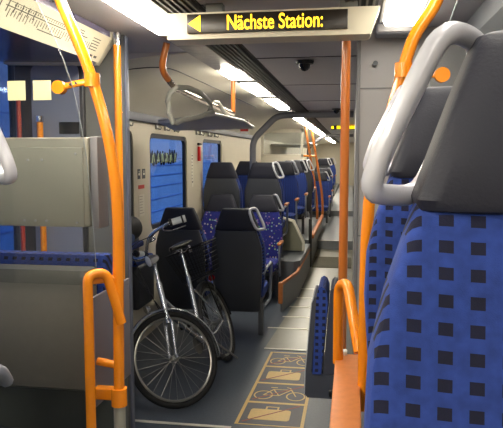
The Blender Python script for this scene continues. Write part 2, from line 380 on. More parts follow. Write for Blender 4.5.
# dome cameras
for x, y, lb in [(-.314, 4.05, 'black dome camera on the ceiling, nearer one'), (-.22, 8.2, 'black dome camera on the ceiling beside the grey arch')]:
    t = thing('dome_camera', lb, 'camera', (x, y, 2.333)); b_ = MB()
    b_.tube([(0,0,.0),(0,0,-.02),(0,0,-.022)], [.06,.055,.04], 20); b_.build('base', BLACK, t)
    b_ = MB(); b_.tube([(0,0,-.022),(0,0,-.045),(0,0,-.06),(0,0,-.066)], [.038,.034,.02,.004], 18); b_.build('dome', mat('dome_gloss', (14,14,16), .1), t)

# ---------------------------------------------------------------- destination display
t = thing('passenger_display', 'cream hanging LED display reading the next station in yellow', 'display', (-.325, 2.45, 2.24))
f = MB(); sec = []
for z, xa, xb, yf in [(-.056,-.405,.372,.05),(-.05,-.415,.383,.0),(.05,-.415,.418,-.012),(.056,-.41,.41,.02)]:
    sec.append([Vector((xa, yf, z)), Vector((xb, yf, z)), Vector((xb, .1, z)), Vector((xa, .1, z))])
f.loft(sec); f.build('housing', mat('display_cream', (206,200,178), .4), t)
f = MB(); f.box(-.33,.298,-.016,.0,-.030,.043,.002); f.build('screen', mat('led_screen', (34,28,20), .3), t)
f = MB(); f.poly([(-.325,-.0175,.006),(-.275,-.0175,.038),(-.275,-.0175,-.026)], (0,-.001,0)); f.build('arrow', LED, t)
cu = bpy.data.curves.new('txt', 'FONT'); cu.body = 'Nächste Station:'; cu.size = .072; cu.extrude = .0006; cu.offset = .0008
to = bpy.data.objects.new('txt', cu); C.objects.link(to); dg = bpy.context.evaluated_depsgraph_get(); me = bpy.data.meshes.new_from_object(to.evaluated_get(dg)); bpy.data.objects.remove(to)
xs = [v.co.x for v in me.vertices]; zs = [v.co.y for v in me.vertices]; sx = .372/(max(xs)-min(xs)); sz = .058/(max(zs)-min(zs))
for v in me.vertices: v.co = Vector((-.168+(v.co.x-min(xs))*sx, -.0175-v.co.z, -.022+(v.co.y-min(zs))*sz))
me.materials.append(LED); o = bpy.data.objects.new('lettering', me); C.objects.link(o); o.parent = t
for x in (-.23, .3):
    f = MB(); f.box(x-.035, x+.035, .03, .08, .05, .094, .004); f.build('bracket', mat('bracket_dark', (96,98,96), .4), t)
# far display
t = thing('passenger_display', 'small far display with yellow lettering over the aisle', 'display', (-.24, 12.0, 2.25))
f = MB(); f.box(-.18,.3,0,.08,-.03,.05,.005); f.build('housing', BLACK, t)
f = MB()
for k in range(12):
    x = -.07+k*.029; f.box(x, x+.022, -.004, 0, -.02, .04)
f.box(-.17,-.13,-.004,0,-.015,.035); f.build('lettering', LEDF, t)
t = thing('aisle_sign', 'orange lit sign above the far yellow display', 'sign', (-.16, 12.4, 2.31))
f = MB(); f.box(-.1,.24,0,.04,-.03,.09,.004); f.build('sign_body', emis('orange_sign', (214,150,70), .5), t)

# ---------------------------------------------------------------- arches
def arch(pts, lb, r=.045):
    a = MB(); a.tube(rnd(pts, .12, 5), r, 12); return tag(a.build('aisle_arch', mat('arch_grey', (112,112,116), .45)), lb, 'arch')
arch([(-1.38,8.6,.4),(-1.38,8.6,1.95),(-1.05,8.6,2.27),(-.85,8.6,2.285),(.0,8.6,2.285)], 'grey bent tubular arch across the ceiling behind the bike bay')
arch([(-1.2,17,.0),(-1.2,17,1.95),(-.85,17,2.22),(-.6,17,2.26),(.0,17,2.26)], 'small grey arch far down the carriage')
# far transverse partition
t = thing('far_partition', 'cream partition with glass beyond the first arch', 'partition', (-1.4, 12.9, 0))
f = MB(); f.box(-.5,.38,0,.05,.3,1.75,.004); f.box(-.5,-.44,0,.05,1.7,2.28); f.box(.33,.38,0,.05,1.7,2.28); f.box(-.5,.38,0,.05,2.2,2.28); f.build('panel', CREAM, t)
f = MB(); f.box(-.45,.34,.02,.028,1.75,2.2); f.build('pane', GLASS, t)
t = thing('far_luggage_rack', 'pale luggage rack high on the wall beyond the partition', 'rack', (-1.4,14.5,1.98))
f = MB(); f.box(-.5,.3,0,4,-.02,.02,.01); f.build('shelf', METAL, t); f = MB(); f.tube([(.32,-.1,.05),(.32,4,.05)], .03, 10); f.build('rail', METAL, t)

# ---------------------------------------------------------------- luggage rack over the bike
t = thing('luggage_rack', 'steel luggage rack hung from the ceiling over the bicycle', 'rack', (0,0,0))
f = MB(); f.poly([(-1.39,4.35,1.965),(-1.01,3.45,1.915),(-.86,3.85,1.975),(-.84,4.75,1.985),(-.88,5.5,1.965),(-1.62,5.55,1.955)], (0,0,.022)); f.build('tray', mat('tray_steel', (172,170,168), .45, .15), t)
f = MB(); f.tube([(-1.01,3.45,1.93),(-.86,3.85,1.985),(-.84,4.75,1.995),(-.88,5.5,1.98)], .012, 10); f.build('tray_lip', METAL, t)
RAIL = rnd([(-.985,3.25,2.325),(-1.02,3.25,2.19),(-1.0,3.42,2.11),(-.97,3.9,2.085),(-.93,4.82,2.055)], .09, 5)
f = MB(); f.tube(RAIL[7:], .017, 14); f.build('rail', mat('rail_bronze_steel', (160,146,134), .25, .9), t)
f = MB(); f.tube(RAIL[:8], .0185, 14); f.build('hanger', mat('orange_brown_enamel', (176,100,40), .28, coat=.3), t)
f = MB(); f.tube([(-.93,4.82,2.325),(-.93,4.82,2.05)], .018, 14); f.build('hanger', MATS['orange_brown_enamel'], t)
for pa in ([(-1.03,3.4,2.03),(-.98,3.41,2.11),(-.9,3.62,2.1),(-.86,3.8,2.0),(-.98,3.5,1.93),(-1.0,3.4,1.91)], [(-1.02,4.3,1.985),(-.98,4.3,2.08),(-.95,4.35,2.1),(-.9,4.45,2.0)]):
    f = MB(); f.tube(pa, .016, 8, smooth=2, closed=len(pa) > 4); f.build('bracket', mat('bracket_steel', (158,158,150), .45, .1), t)

# ---------------------------------------------------------------- poles
t = thing('grab_pole', 'straight orange pole in the aisle, standing left of the right cabin wall', 'pole', (-.034, 2.6, 0))
f = MB(); f.tube([(0,0,0.0),(0,0,2.333)], .0185, 16); f.build('pole', MATS['orange_brown_enamel'], t)
f = MB(); f.tube([(0,0,0.0),(0,0,.03)], .04, 16); f.build('foot', METAL, t)
t = thing('grab_pole', 'straight orange pole against the grey vestibule wall', 'pole', (-1.155, 2.97, 0))
f = MB(); f.tube([(0,0,0),(0,0,2.27)], .0185, 16); f.build('pole', ORANGE, t)
f = MB(); f.tube([(0,0,2.27),(0,0,2.33)], .021, 16); f.build('chrome_mount', CHROME, t)
# left curved pole assembly
def pts_l(): return [(-.99,1.95,2.33),(-.95,1.95,2.234),(-.866,1.95,2.034),(-.808,1.95,1.846),(-.776,1.95,1.66),(-.768,1.95,1.48),(-.772,1.95,1.2),(-.775,1.95,.93)]
t = thing('curved_grab_pole', 'curved orange pole with clamp and loop handle at the left glass screen', 'pole', (0,0,0))
f = MB(); f.tube(pts_l(), .0185, 16, smooth=6); f.build('pole', ORANGE, t)
f = MB(); f.tube([(-.775,1.95,.88),(-.775,1.95,.94)], .027, 18); f.box(-.88,-.775,1.945,1.985,.895,.935,.005); f.build('collar', ORANGE, t)
f = MB(); f.tube([(-.775,1.95,.62),(-.775,1.95,.88)], .02, 16); f.build('sleeve', mat('sleeve_grey', (150,150,140), .5), t)
f = MB(); f.tube(rnd([(-.843,1.87,.62),(-.843,1.87,1.345),(-.80,1.92,1.345),(-.757,1.94,1.17)], .045, 6), .0165, 16); f.build('loop_handle', ORANGE, t)
f = MB(); f.tube([(-.84,1.9,1.32),(-.775,1.95,1.32)], .013, 12); f.build('link', ORANGE, t)
f = MB(); f.tube([(-.85,1.95,1.03),(-.775,1.95,1.02)], .014, 12); f.build('link', ORANGE, t)
def clamp(t, c0, c1):
    f = MB(); a, b = Vector(c0), Vector(c1)
    f.tube([b+Vector((0,-.0,-.022)), b+Vector((0,0,.022))], .026, 16); f.tube([a, b], .014, 10, flat=.6); f.tube([a+Vector((0,-.014,0)), a+Vector((0,.012,0))], .022, 18)
    o = f.build('clamp', ORANGE, t); g = MB()
    for s in (.38, .55): p = a.lerp(b, s)+Vector((0,-.012,0)); g.tube([p, p+Vector((0,-.004,0))], .004, 8)
    g.build('screws', DARKP, o)
clamp(t, (-.945,1.92,1.95), (-.846,1.95,1.975))
# right curved pole
t = thing('curved_grab_pole', 'curved orange pole with loop handle beside the near right seats', 'pole', (0,0,0))
f = MB(); f.tube([(.27,1.95,2.33),(.239,1.95,2.188),(.172,1.95,2.074),(.123,1.95,1.897),(.066,1.95,1.685),(.048,1.95,1.52),(.044,1.95,1.3),(.044,1.95,.92)], .0185, 16, smooth=6); f.build('pole', ORANGE, t)
f = MB(); f.tube(rnd([(-.042,2.2,.985),(-.042,2.16,1.275),(-.012,2.1,1.30),(.03,1.97,1.1)], .04, 6), .0185, 16); f.build('loop_handle', ORANGE, t)
clamp(t, (.255,1.92,1.965), (.146,1.95,1.985))
# partition under right pole with orange cap
t = thing('low_partition', 'low partition with orange laminate top beside the near right seats', 'partition', (0,0,0))
f = MB(); f.box(-.048,.03,.4,2.24,.6,.985); f.box(-.048,.03,2.24,2.3,0,.985); f.build('panel', GREYP, t)
f = MB(); f.box(-.052,.034,.4,2.26,.985,1.0,.005); f.build('cap', WOODO, t)
f = MB(); f.box(-.05,-.01,2.24,2.272,.97,1.015,.004); f.build('end_clip', mat('clip_white', (205,205,198), .4), t)

# ---------------------------------------------------------------- glass screens
t = thing('glass_screen', 'clear glass screen with curved edge behind the left curved pole', 'screen', (0,0,0))
ed = [(-1.06,2.33),(-1.02,2.234),(-.955,2.1),(-.9,1.95),(-.862,1.75),(-.845,1.55),(-.835,1.38),(-.835,1.3)]
f = MB(); f.poly([(-1.74,1.915,1.3),(-1.74,1.915,2.33)]+[(x,1.915,z) for x, z in ed], (0,.008,0)); f.build('pane', GLASS, t)
f = MB(); f.tube([(x,1.919,z) for x, z in ed], .0013, 6, smooth=4); f.build('polished_edge', mat('glass_edge', (118,124,128), .3), t)
for xa in (.018, .108):
    f = MB(); x = -1.142+xa; f.box(x, x+.062, 1.912, 1.9145, 1.91, 1.973); f.build('sticker', mat('sticker_cream', (206,200,160), .55), t)
t = thing('glass_screen', 'clear glass screen above the near right seats', 'screen', (0,0,0))
f = MB(); f.poly([(.2,1.915,1.2),(.21,1.915,1.8),(.225,1.915,1.98),(.3,1.915,2.2),(.35,1.915,2.33),(1.1,1.915,2.33),(1.1,1.915,1.2)], (0,.008,0)); f.build('pane', GLASS, t)
f = MB(); f.tube([(.2,1.919,1.2),(.21,1.919,1.8),(.225,1.919,1.98),(.3,1.919,2.2),(.35,1.919,2.33)], .002, 6); f.build('polished_edge', MATS['glass_edge'], t)
# metal box on the left screen
t = thing('screen_box', 'large olive grey metal box mounted behind the left glass screen', 'box', (0,0,0))
boxm = mat('box_olive', (160,154,140), .42, .1, noise=.04, nscale=6)
f = MB(); f.box(-1.74,-.868,1.955,2.03,1.49,1.79,.006); f.build('body', boxm, t)
f = MB(); f.box(-1.74,-.885,1.949,1.956,1.49,1.757,.003); f.build('front_plate', boxm, t)
f = MB(); f.box(-.862,-.835,1.955,2.04,1.485,1.792,.003); f.build('end_profile', mat('profile_lilac', (128,126,130), .4, .3), t)
f = MB()
for x, z in [(-1.1,1.51),(-1.06,1.51),(-1.02,1.51),(-.91,1.505),(-1.08,1.715),(-1.03,1.715),(-.91,1.735)]: disc(f, (x,1.947,z), (0,1,0), .004, .004, 10)
f.build('rivets', METAL, t)
# bench below
t = thing('bench', 'low grey backed bench with blue checked cushion under the metal box', 'bench', (0,0,0))
def xs_ring(z, yf, yb, x0=-1.74, x1=-.885, r=.02):
    return [Vector(p) for p in rnd([((x0+x1)/2,yf,z),(x1,yf,z),(x1,yb,z),(x0,yb,z),(x0,yf,z),((x0+x1)/2-.001,yf,z)], r, 4)]
f = MB(); f.loft([xs_ring(.90,2.0,2.06), xs_ring(.92,1.965,2.06), xs_ring(1.05,1.93,2.05), xs_ring(1.315,1.935,2.05), xs_ring(1.34,1.95,2.04)]); f.build('back_shell', BENCH, t)
f = MB(); f.loft([xs_ring(.95,2.06,2.11,-1.74,-.875), xs_ring(1.2,2.055,2.13,-1.74,-.87), xs_ring(1.345,2.055,2.14,-1.74,-.86), xs_ring(1.375,2.07,2.13,-1.74,-.86)]); f.build('back_cushion', FAB, t)
f = MB(); f.box(-1.74,-.96,2.1,2.3,.95,1.05,.03); f.build('seat_cushion', FAB, t)
f = MB(); f.box(-.872,-.862,1.96,2.3,.86,1.25,.004); f.build('side_plate', mat('plate_lilac', (120,116,126), .4, .3), t)
# opposite bench, its checked back visible in the gap
t = thing('bench', 'blue checked bench back seen in the gap behind the grey backed bench', 'bench', (0,0,0))
f = MB(); f.loft([xs_ring(.9,2.82,2.94,-1.74,-1.13), xs_ring(1.2,2.84,2.95,-1.74,-1.13), xs_ring(1.22,2.85,2.95,-1.74,-1.13)]); f.build('back_cushion', FAB, t)
f = MB(); f.box(-1.74,-1.3,2.6,2.9,.8,.9,.03); f.build('seat_cushion', FAB, t); f = MB(); f.box(-1.72,-1.3,2.7,2.9,0,.8); f.build('base', DARKP, t)
m = MB(); m.box(-1.75,-.875,2.24,2.3,0,.9,.004); struct(m.build('wall_step', mat('step_dark', (70,76,76), .5)))

# ---------------------------------------------------------------- seats
def PZ_BACK(l): return l[1] > 7
def yb(z): return (z-.45)*.12
def make_seat(label, loc, rz, side=1, fab=FAB, group=None, detail=True, leg=True, arm=True, bw=1.0):
    t = thing('passenger_chair', label, 'seat', loc, rz, group)
    f = MB(); f.loft([sring(0, yb(z)-.01, z, w*bw, h, 36, 4, wi) for z, w, h, wi in
        [(.40,.2,.03,0),(.42,.23,.042,.01),(.55,.245,.045,.03),(.76,.26,.045,.035),(.86,.256,.045,.035),(.94,.238,.045,.03),(1.03,.208,.042,.02),(1.05,.2,.03,.0)]]); f.build('backrest', fab, t)
    f = MB(); f.loft([sring(0, yb(z)+d, z, w*bw, h, 36, 5) for z, w, h, d in
        [(.24,.18,.012,.0),(.26,.205,.02,.015),(.5,.225,.035,.045),(.74,.24,.035,.048),(.88,.236,.034,.048),(.97,.21,.032,.048),(1.035,.19,.03,.046)]]); f.build('back_shell', SHELL, t)
    f = MB(); f.loft([sring(0, yb(z)+.0, z, w, h, 36, 5, wi) for z, w, h, wi in
        [(1.032,.19,.05,0),(1.036,.202,.062,.01),(1.048,.205,.066,.015),(1.1,.187,.062,.015),(1.17,.162,.056,.01),(1.22,.142,.05,.0),(1.236,.135,.042,0),(1.242,.12,.03,0)]]); f.build('headrest', LEATHER, t)
    f = MB(); f.loft([sring(0, -.24, z, w*bw, h, 36, 6) for z, w, h in [(.36,.2,.2),(.375,.225,.235),(.43,.235,.25),(.46,.23,.245),(.475,.2,.21)]]); f.build('seat_cushion', fab, t)
    f = MB(); f.box(-.2,.2,-.42,-.02,.3,.37,.02); f.build('seat_frame', DARKP, t)
    if side:
        s = side
        if detail:
            f = MB(); y0 = yb(1.15)-.02
            f.tube([Vector((s*x, y0+dy, z)) for x, z, dy in rnd3([(.15,1.14,.085),(.118,1.236,.06),(.175,1.247,0),(.244,1.1,0),(.258,1.052,0),(.192,1.045,.06),(.15,1.139,.085)], .035)][:-1], .0135, 12, closed=True); f.build('grab_handle', HANDLE, t)
        if arm:
            f = MB(); x = s*.262
            f.tube(rnd([(x-s*.02,.04,.62),(x,-.02,.67),(x,-.36,.67),(x,-.38,.6),(x,-.3,.3),(x-s*.04,-.1,.28)], .05, 4), .014, 10); ar = f.build('armrest', mat('armrest_grey', (120,126,138), .4), t)
            if rz == 0 or PZ_BACK(loc): f = MB(); f.box(x-.024, x+.024, -.4, -.1, .675, .705, .01); f.build('armrest_pad', WOODO, ar)
        if leg:
            f = MB(); f.box(s*.2-.022, s*.2+.022, -.14, -.06, 0, .32, .008); f.build('leg', METAL if False else mat('leg_grey', (92,94,100), .45, .3), t)
    return t
def rnd3(p, r):
    q = rnd([(a, b, c) for a, b, c in p], r, 5); return [(v.x, v.y, v.z) for v in q]
A = PI
make_seat('nearest blue checked seat at the right picture edge, facing the camera', (.277,.70,.632), 0, -1, arm=False)
make_seat('second blue checked seat on the right, behind the nearest one', (.29,1.42,.645), 0, -1, arm=False)
make_seat('near left seat mostly cut off by the left picture edge, only handle and armrest showing', (-.962,1.14,.632), 0, 1, bw=.7)
make_seat('dark backed aisle seat beside the bicycle, seen from behind', (-1.055,5.72,0), A, -1)
make_seat('dark backed window seat behind the bicycle saddle, seen from behind', (-1.60,5.72,0), A, 0)
make_seat('spotted blue aisle seat facing the camera across from the dark backed seats', (-1.1,7.55,0), 0, 1, FABS)
make_seat('spotted blue window seat facing the camera, seen between the dark backs', (-1.62,7.55,0), 0, 0, FABS)
PZ = .4
make_seat('raised aisle seat seen from behind, right above the spotted seats', (-1.12,7.9,PZ), A, -1)
make_seat('raised window seat seen from behind, next to the second left window', (-1.66,7.9,PZ), A, 0)
make_seat('blue checked raised aisle seat behind the first raised row, facing the camera', (-1.06,9.3,PZ), 0, 1)
make_seat('blue checked raised window seat under the arch, facing the camera', (-1.58,9.3,PZ), 0, 0)
make_seat('raised aisle seat facing the camera in the third raised row', (-1.02,10.6,PZ), 0, 1)
make_seat('raised aisle seat in the fourth raised row, before the slanted poles', (-1.0,12.1,PZ), A, -1)
make_seat('far aisle seat with pale handle low behind the slanted poles', (-.78,14.6,.1), 0, 1)
make_seat('farther aisle seat in the row behind the low one', (-.76,16.0,.16), 0, 1)
make_seat('distant raised aisle seat near the end of the carriage', (-.86,18.5,PZ), A, -1)
make_seat('most distant raised aisle seat, right below the far lights', (-.8,20.5,PZ), 0, 1)

# ---------------------------------------------------------------- podium
t = thing('seat_podium', 'grey seat podium with orange laminate edge along the aisle', 'podium', (0,0,0))
plan = [(XL+.0,7.72),(-1.0,7.72),(-1.0,6.9),(-.78,6.72),(-.75,6.71),(-.64,7.475),(-.62,9.3),(-.62,9.35),(XL,9.35)]
f = MB(); f.poly([(x,y,0) for x, y in [(XL+.001,7.72),(-.72,7.72),(-.64,7.8),(-.62,9.35),(XL+.001,9.35)]], (0,0,.395)); f.build('platform', mat('podium_grey', (94,98,104), .45), t)
f = MB(); f.poly([(x,y,0) for x, y in [(-.77,6.71),(-.75,6.71),(-.64,7.475),(-.62,9.3),(-.645,9.3),(-.66,7.5)]], (0,0,.29)); f.build('side_wall', mat('podium_side', (112,116,124), .4), t)
f = MB()
for a, b in (((-.76,6.71,.315),(-.65,7.48,.305)), ((-.65,7.48,.305),(-.632,9.3,.31))):
    f.tube([a, b], .026, 4, flat=.8)
f.box(-.79,-.74,6.66,6.73,.1,.34,.012); f.build('edge_strip', WOODO, t)
for y, lb in ((8.46,'slanted pale panel on the podium edge, nearer one'), (8.6,'slanted pale panel on the podium edge, farther one')):
    f = MB(); f.poly([(-.95,y,.42),(-.66,y,.42),(-.66,y,.52),(-.8,y,.82),(-.95,y,.86)], (0,.05,0))
    o = f.build('slanted_panel', mat('slant_olive', (120,120,104), .45), t)
    f = MB(); f.tube([(-.66,y-.005,.42),(-.66,y-.005,.53),(-.8,y-.005,.825),(-.95,y-.005,.865)], .014, 8); f.build('pale_edge', CREAM, o)
t = thing('seat_podium', 'second seat podium with orange edge beyond the entrance mat', 'podium', (0,0,0))
f = MB(); f.box(XL+.001,-.63,9.75,13.4,0,.395); f.build('platform', MATS['podium_grey'], t)
f = MB(); f.box(-.66,-.6,9.9,13.4,.4,.46,.01); f.build('edge_strip', WOODO, t)
f = MB(); f.box(-.66,-.61,9.55,9.6,0,.75,.01); tag(f.build('podium_post', BLACK), 'short black post at the podium corner by the entrance mat', 'post')
f = MB(); f.box(XL+.001,-.64,17.3,29.9,0,.395); tag(f.build('far_podium', MATS['podium_grey']), 'long grey podium under the far seats', 'podium')
for (x, y, lb) in [(-1.0,13.0,'slanted orange pole in the far aisle, left of the pair'),(-.93,13.9,'slanted orange pole in the far aisle, right of the pair')]:
    t = thing('slanted_grab_pole', lb, 'pole', (x, y, .4))
    f = MB(); f.tube([(.01,0,1.93),(.14,0,1.2),(.26,0,.45),(.28,0,0)], .026, 12, smooth=4); f.build('pole', MATS['orange_brown_enamel'], t)
    if y < 13.5: f = MB(); f.tube([(-.02,0,1.32),(.22,0,1.32)], .02, 10); f.build('clamp', ORANGE, t)

# ---------------------------------------------------------------- folding seats on the right
def fold_seat(lb, y0, z0):
    t = thing('folding_chair', lb, 'seat', (-.03, y0, z0))
    f = MB(); pf = [(-.03,0),(-.185,0),(-.2,.02),(-.197,.14),(-.168,.50),(-.155,.535),(-.142,.53),(-.165,.14),(-.03,.12)]
    f.loft([[Vector((x, y, z)) for x, z in pf] for y in (0, .3)]); f.build('seat_shell', mat('fold_shell', (64,68,78), .4), t)
    f = MB(); pc = [(-.16,.13),(-.115,.13),(-.085,.5),(-.088,.55),(-.1,.58),(-.118,.59),(-.135,.578),(-.143,.54)]
    f.loft([[Vector((x, y, z)) for x, z in pc] for y in (-.008, .29)]); f.build('seat_pad', FAB, t)
    f = MB(); pc = [(-.105,.13),(-.05,.13),(-.03,.5),(-.032,.55),(-.045,.58),(-.06,.582),(-.074,.565),(-.08,.5)]
    f.loft([[Vector((x, y, z)) for x, z in pc] for y in (.0, .3)]); f.build('back_shell', mat('fold_back', (58,60,72), .4), t)
    f = MB(); pw = [(-.203,.02),(-.2,.14),(-.171,.50),(-.158,.538),(-.154,.532),(-.166,.5),(-.195,.14),(-.198,.02)]
    f.loft([[Vector((x, y, z)) for x, z in pw] for y in (-.004, .3)]); f.build('pale_rim', mat('rim_pale', (170,174,180), .35), t)
    f = MB(); f.box(-.06,-.02,.02,.1,.0,.14,.01); f.box(-.075,-.03,-.01,.03,.01,.05,.008); f.build('hinge', BLACK, t)
    return t
fold_seat('folded up seat with blue pad hanging beside the central orange pole', 3.13, .475)
f = MB(); f.box(-.03,.018,3.12,3.45,.45,1.0,.005); tag(f.build('mounting_plate', GREYP), 'grey mounting plate holding the folding seats on the cabin side', 'plate')
# left tip-up seats behind the bike
for k, (y, lb) in enumerate([(4.25,'tip-up seat with blue edge under the left window, nearest'),(4.78,'tip-up seat with blue edge behind the bicycle front wheel')]):
    t = thing('folding_chair', lb, 'seat', (XL+.01, y, .4))
    f = MB(); f.box(.0,.06,.0,.46,.0,.62,.025); f.build('back_shell', mat('tip_dark', (50,52,58), .45), t)
    f = MB(); f.box(.07,.2,.02,.44,.05,.42,.03); f.build('seat_shell', MATS['tip_dark'], t)
    f = MB(); f.box(.06,.19,.01,.45,.42,.47,.015); f.build('seat_pad', FAB, t)
    f = MB(); f.box(.02,.1,.0,.46,.53,.58,.015); f.build('back_pad', FAB, t)
t = thing('duffel_bag', 'round black bag on the tip-up seats behind the bicycle', 'bag', (-1.8,4.66,1.042))
f = MB(); f.tube([(0,-.22,.09),(0,-.2,.09),(0,-.1,.1),(0,.1,.1),(0,.2,.09),(0,.22,.09)], [.06,.1,.11,.11,.1,.06], 20); f.build('body', mat('bag_black', (18,18,22), .7, bump=.5, nscale=40), t)
f = MB(); f.tube([(.03,-.12,.2),(.03,-.08,.27),(.03,.08,.27),(.03,.12,.2)], .012, 8, smooth=5); f.build('strap', BLACK, t)
f = MB(); f.tube([(.1,-.12,.05),(.13,-.13,.05)], [.04,.035], 14); f.build('badge', mat('badge_blue', (70,90,130), .5), t)

# ---------------------------------------------------------------- floor marking
t = thing('floor_marking', 'tan floor marking with crossed suitcases and bicycles beside the folding seats', 'marking', (0,0,0))
FL = [(-.733,3.8),(-.29,3.8),(-.335,5.3),(-.69,5.3)]
def fm(u, v, z=.0012):  # u across 0..1, v from near 0 to far 1
    a_ = Vector((-.733,3.8,0)).lerp(Vector((-.69,5.3,0)), v); b_ = Vector((-.285,3.8,0)).lerp(Vector((-.285,5.3,0)), v); p = a_.lerp(b_, u); p.z = z; return p
def fquad(m_, u0, u1, v0, v1, z=.0012): m_.poly([fm(u0,v0,z), fm(u1,v0,z), fm(u1,v1,z), fm(u0,v1,z)], (0,0,.001))
m = MB(); fquad(m, 0, .05, 0, 1); fquad(m, .95, 1, 0, 1)
VS = [0,.25,.5,.75,1.0]
for v in VS: fquad(m, .05, .95, max(0, v-.012), min(1, v+.008))
m.build('border', TAN, t)
m = MB(); fquad(m, .05, .95, 0, 1, .0004); m.build('field', mat('marking_field', (78,76,80), .5, noise=.1, nscale=50), t)
red = mat('strike_red', (140,66,48), .5)
def wire(m_, pts, w, z=.0018):
    for (u0, v0), (u1, v1) in zip(pts, pts[1:]):
        p, q = fm(u0, v0, z), fm(u1, v1, z); d = (q-p).normalized(); n_ = Vector((-d.y, d.x, 0))*w/2
        m_.poly([p-n_-d*w*.3, q-n_+d*w*.3, q+n_+d*w*.3, p+n_-d*w*.3], (0,0,.0008))
for i in range(4):
    v0, v1 = VS[i], VS[i+1]; vv = lambda s: v0+(v1-v0)*s
    if i % 2 == 0:
        m = MB(); pts = []
        for cu_, cv_, a0 in ((.72,.3,-PI/2),(.72,.62,0),(.2,.62,PI/2),(.2,.3,PI)):
            for k in range(5):
                a_ = a0+PI/2*k/4; pts.append(fm(cu_+.05*math.cos(a_), vv(cv_+.07*math.sin(a_)), .0014))
        m.poly(pts, (0,0,.001)); wire(m, [(.38,vv(.7)),(.38,vv(.8)),(.56,vv(.8)),(.56,vv(.7))], .012); m.build('suitcase_pictogram', TAN, t)
    else:
        m = MB()
        for cu_ in (.24,.78):
            wire(m, [(cu_+.15*math.cos(k*PI/9), vv(.36+.2*math.sin(k*PI/9))) for k in range(19)], .010)
        wire(m, [(.24,vv(.36)),(.38,vv(.66)),(.68,vv(.68)),(.5,vv(.36)),(.38,vv(.66))], .009); wire(m, [(.24,vv(.36)),(.5,vv(.36))], .009)
        wire(m, [(.78,vv(.36)),(.66,vv(.76)),(.6,vv(.8))], .009); wire(m, [(.33,vv(.76)),(.43,vv(.76))], .012); m.build('bicycle_pictogram', TAN, t)
    m = MB(); wire(m, [(.1,vv(.12)),(.88,vv(.9))], .011, .003); m.build('strike_line', red, t)

# ---------------------------------------------------------------- bicycle
Rc, Fc = Vector((-1.0,5.02,.012)), Vector((-1.075,4.08,.012))
fw = (Fc-Rc).normalized(); lean = math.radians(21); side_ = Vector((0,0,1)).cross(fw).normalized()   # rider's left
wall_dir = -side_ if side_.x > 0 else side_
up = (Vector((0,0,1))*math.cos(lean)+wall_dir*math.sin(lean)).normalized(); lat = up.cross(fw).normalized()
BM = Matrix(((fw.x,lat.x,up.x,Rc.x),(fw.y,lat.y,up.y,Rc.y),(fw.z,lat.z,up.z,Rc.z),(0,0,0,1)))
bike = thing('bicycle', 'silver city bicycle with wire basket leaning in the bike bay', 'bicycle'); bike.matrix_world = BM
WB = .975; R = .335
silver = mat('bike_silver', (186,190,198), .25, .8); alu = mat('rim_alu', (150,150,146), .35, .85); grip = mat('grip_pale', (205,208,210), .6)
def wheel(cx, name, M=None):
    f = MB(); f.tube([(cx+(R-.02)*math.cos(a), 0, R+(R-.02)*math.sin(a)) for a in [2*PI*k/56 for k in range(56)]], .021, 12, closed=True)
    w = f.build(name, RUBBER, bike, M)
    f = MB(); f.tube([(cx+(R-.048)*math.cos(a), 0, R+(R-.048)*math.sin(a)) for a in [2*PI*k/56 for k in range(56)]], .011, 8, closed=True); f.build('rim', alu, w, M)
    for k in range(28):
        a = 2*PI*k/28; s_ = 1 if k % 2 else -1; b_ = a+(.55 if (k//2) % 2 else -.55)
        f = MB(); f.tube([(cx+.02*math.cos(b_), s_*.03, R+.02*math.sin(b_)), (cx+(R-.05)*math.cos(a), 0, R+(R-.05)*math.sin(a))], .0014, 5); f.build('spoke', METAL, w, M)
    f = MB(); f.tube([(cx,-.05,R),(cx,-.034,R),(cx,-.03,R),(cx,.03,R),(cx,.034,R),(cx,.05,R)], [.009,.009,.024,.024,.009,.009], 14); f.build('hub', alu, w, M)
    return w
# steering rotation about head axis
hb, ht_ = Vector((.865,0,.64)), Vector((.80,0,.86)); ax = (ht_-hb).normalized(); STEER = math.radians(-39)
SM = Matrix.Translation(hb) @ Matrix.Rotation(STEER, 4, ax) @ Matrix.Translation(-hb)
# keep the steered wheel on the floor: find drop
wheel(0, 'rear_wheel'); wheel(WB, 'front_wheel', SM)
def bpart(name, m_, fn, M=None, parent=bike):
    f = MB(); fn(f); return f.build(name, m_, parent, M)
BB = (.43,0,.29)
def fr(f):
    f.tube([hb, ht_], .021, 12); f.tube([(.855,0,.69),(.70,0,.52),BB], .018, 12, smooth=5); f.tube([BB,(.24,0,.80)], .019, 12)
    f.tube([(.84,0,.76),(.66,0,.6),(.36,0,.47)], .014, 10, smooth=5)
    for s in (-1,1):
        f.tube([(.43,s*.03,.29),(.2,s*.055,.30),(0,s*.058,R)], .010, 8); f.tube([(.265,s*.02,.68),(.1,s*.05,.45),(0,s*.058,R)], .009, 8)
bpart('frame', silver, fr)
def fk(f):
    f.tube([(.885,0,.57),(.865,0,.64)], .022, 12)
    for s in (-1,1): f.tube([(.875,s*.012,.60),(.885,s*.05,.565),(.93,s*.055,.46),(.965,s*.055,.38),(WB,s*.052,R)], .012, 10, smooth=4)
bpart('fork', silver, fk, SM)
def fen(cx, a0, a1):
    def g(f):
        n = 22; rings = []
        for k in range(n+1):
            a_ = a0+(a1-a0)*k/n; rr = R+.022; c_ = Vector((cx+rr*math.cos(a_), 0, R+rr*math.sin(a_))); o_ = Vector((math.cos(a_),0,math.sin(a_)))
            rings.append([c_+Vector((0,y,0))+o_*d for y, d in [(-.028,-.012),(-.02,.0),(0,.006),(.02,0),(.028,-.012),(0,.003)]])
        f.loft(rings)
    return g
bpart('front_mudguard', silver, fen(WB, math.radians(38), math.radians(205)), SM)
bpart('rear_mudguard', mat('mudguard_dark', (60,62,66), .35, .5), fen(0, math.radians(20), math.radians(185)))
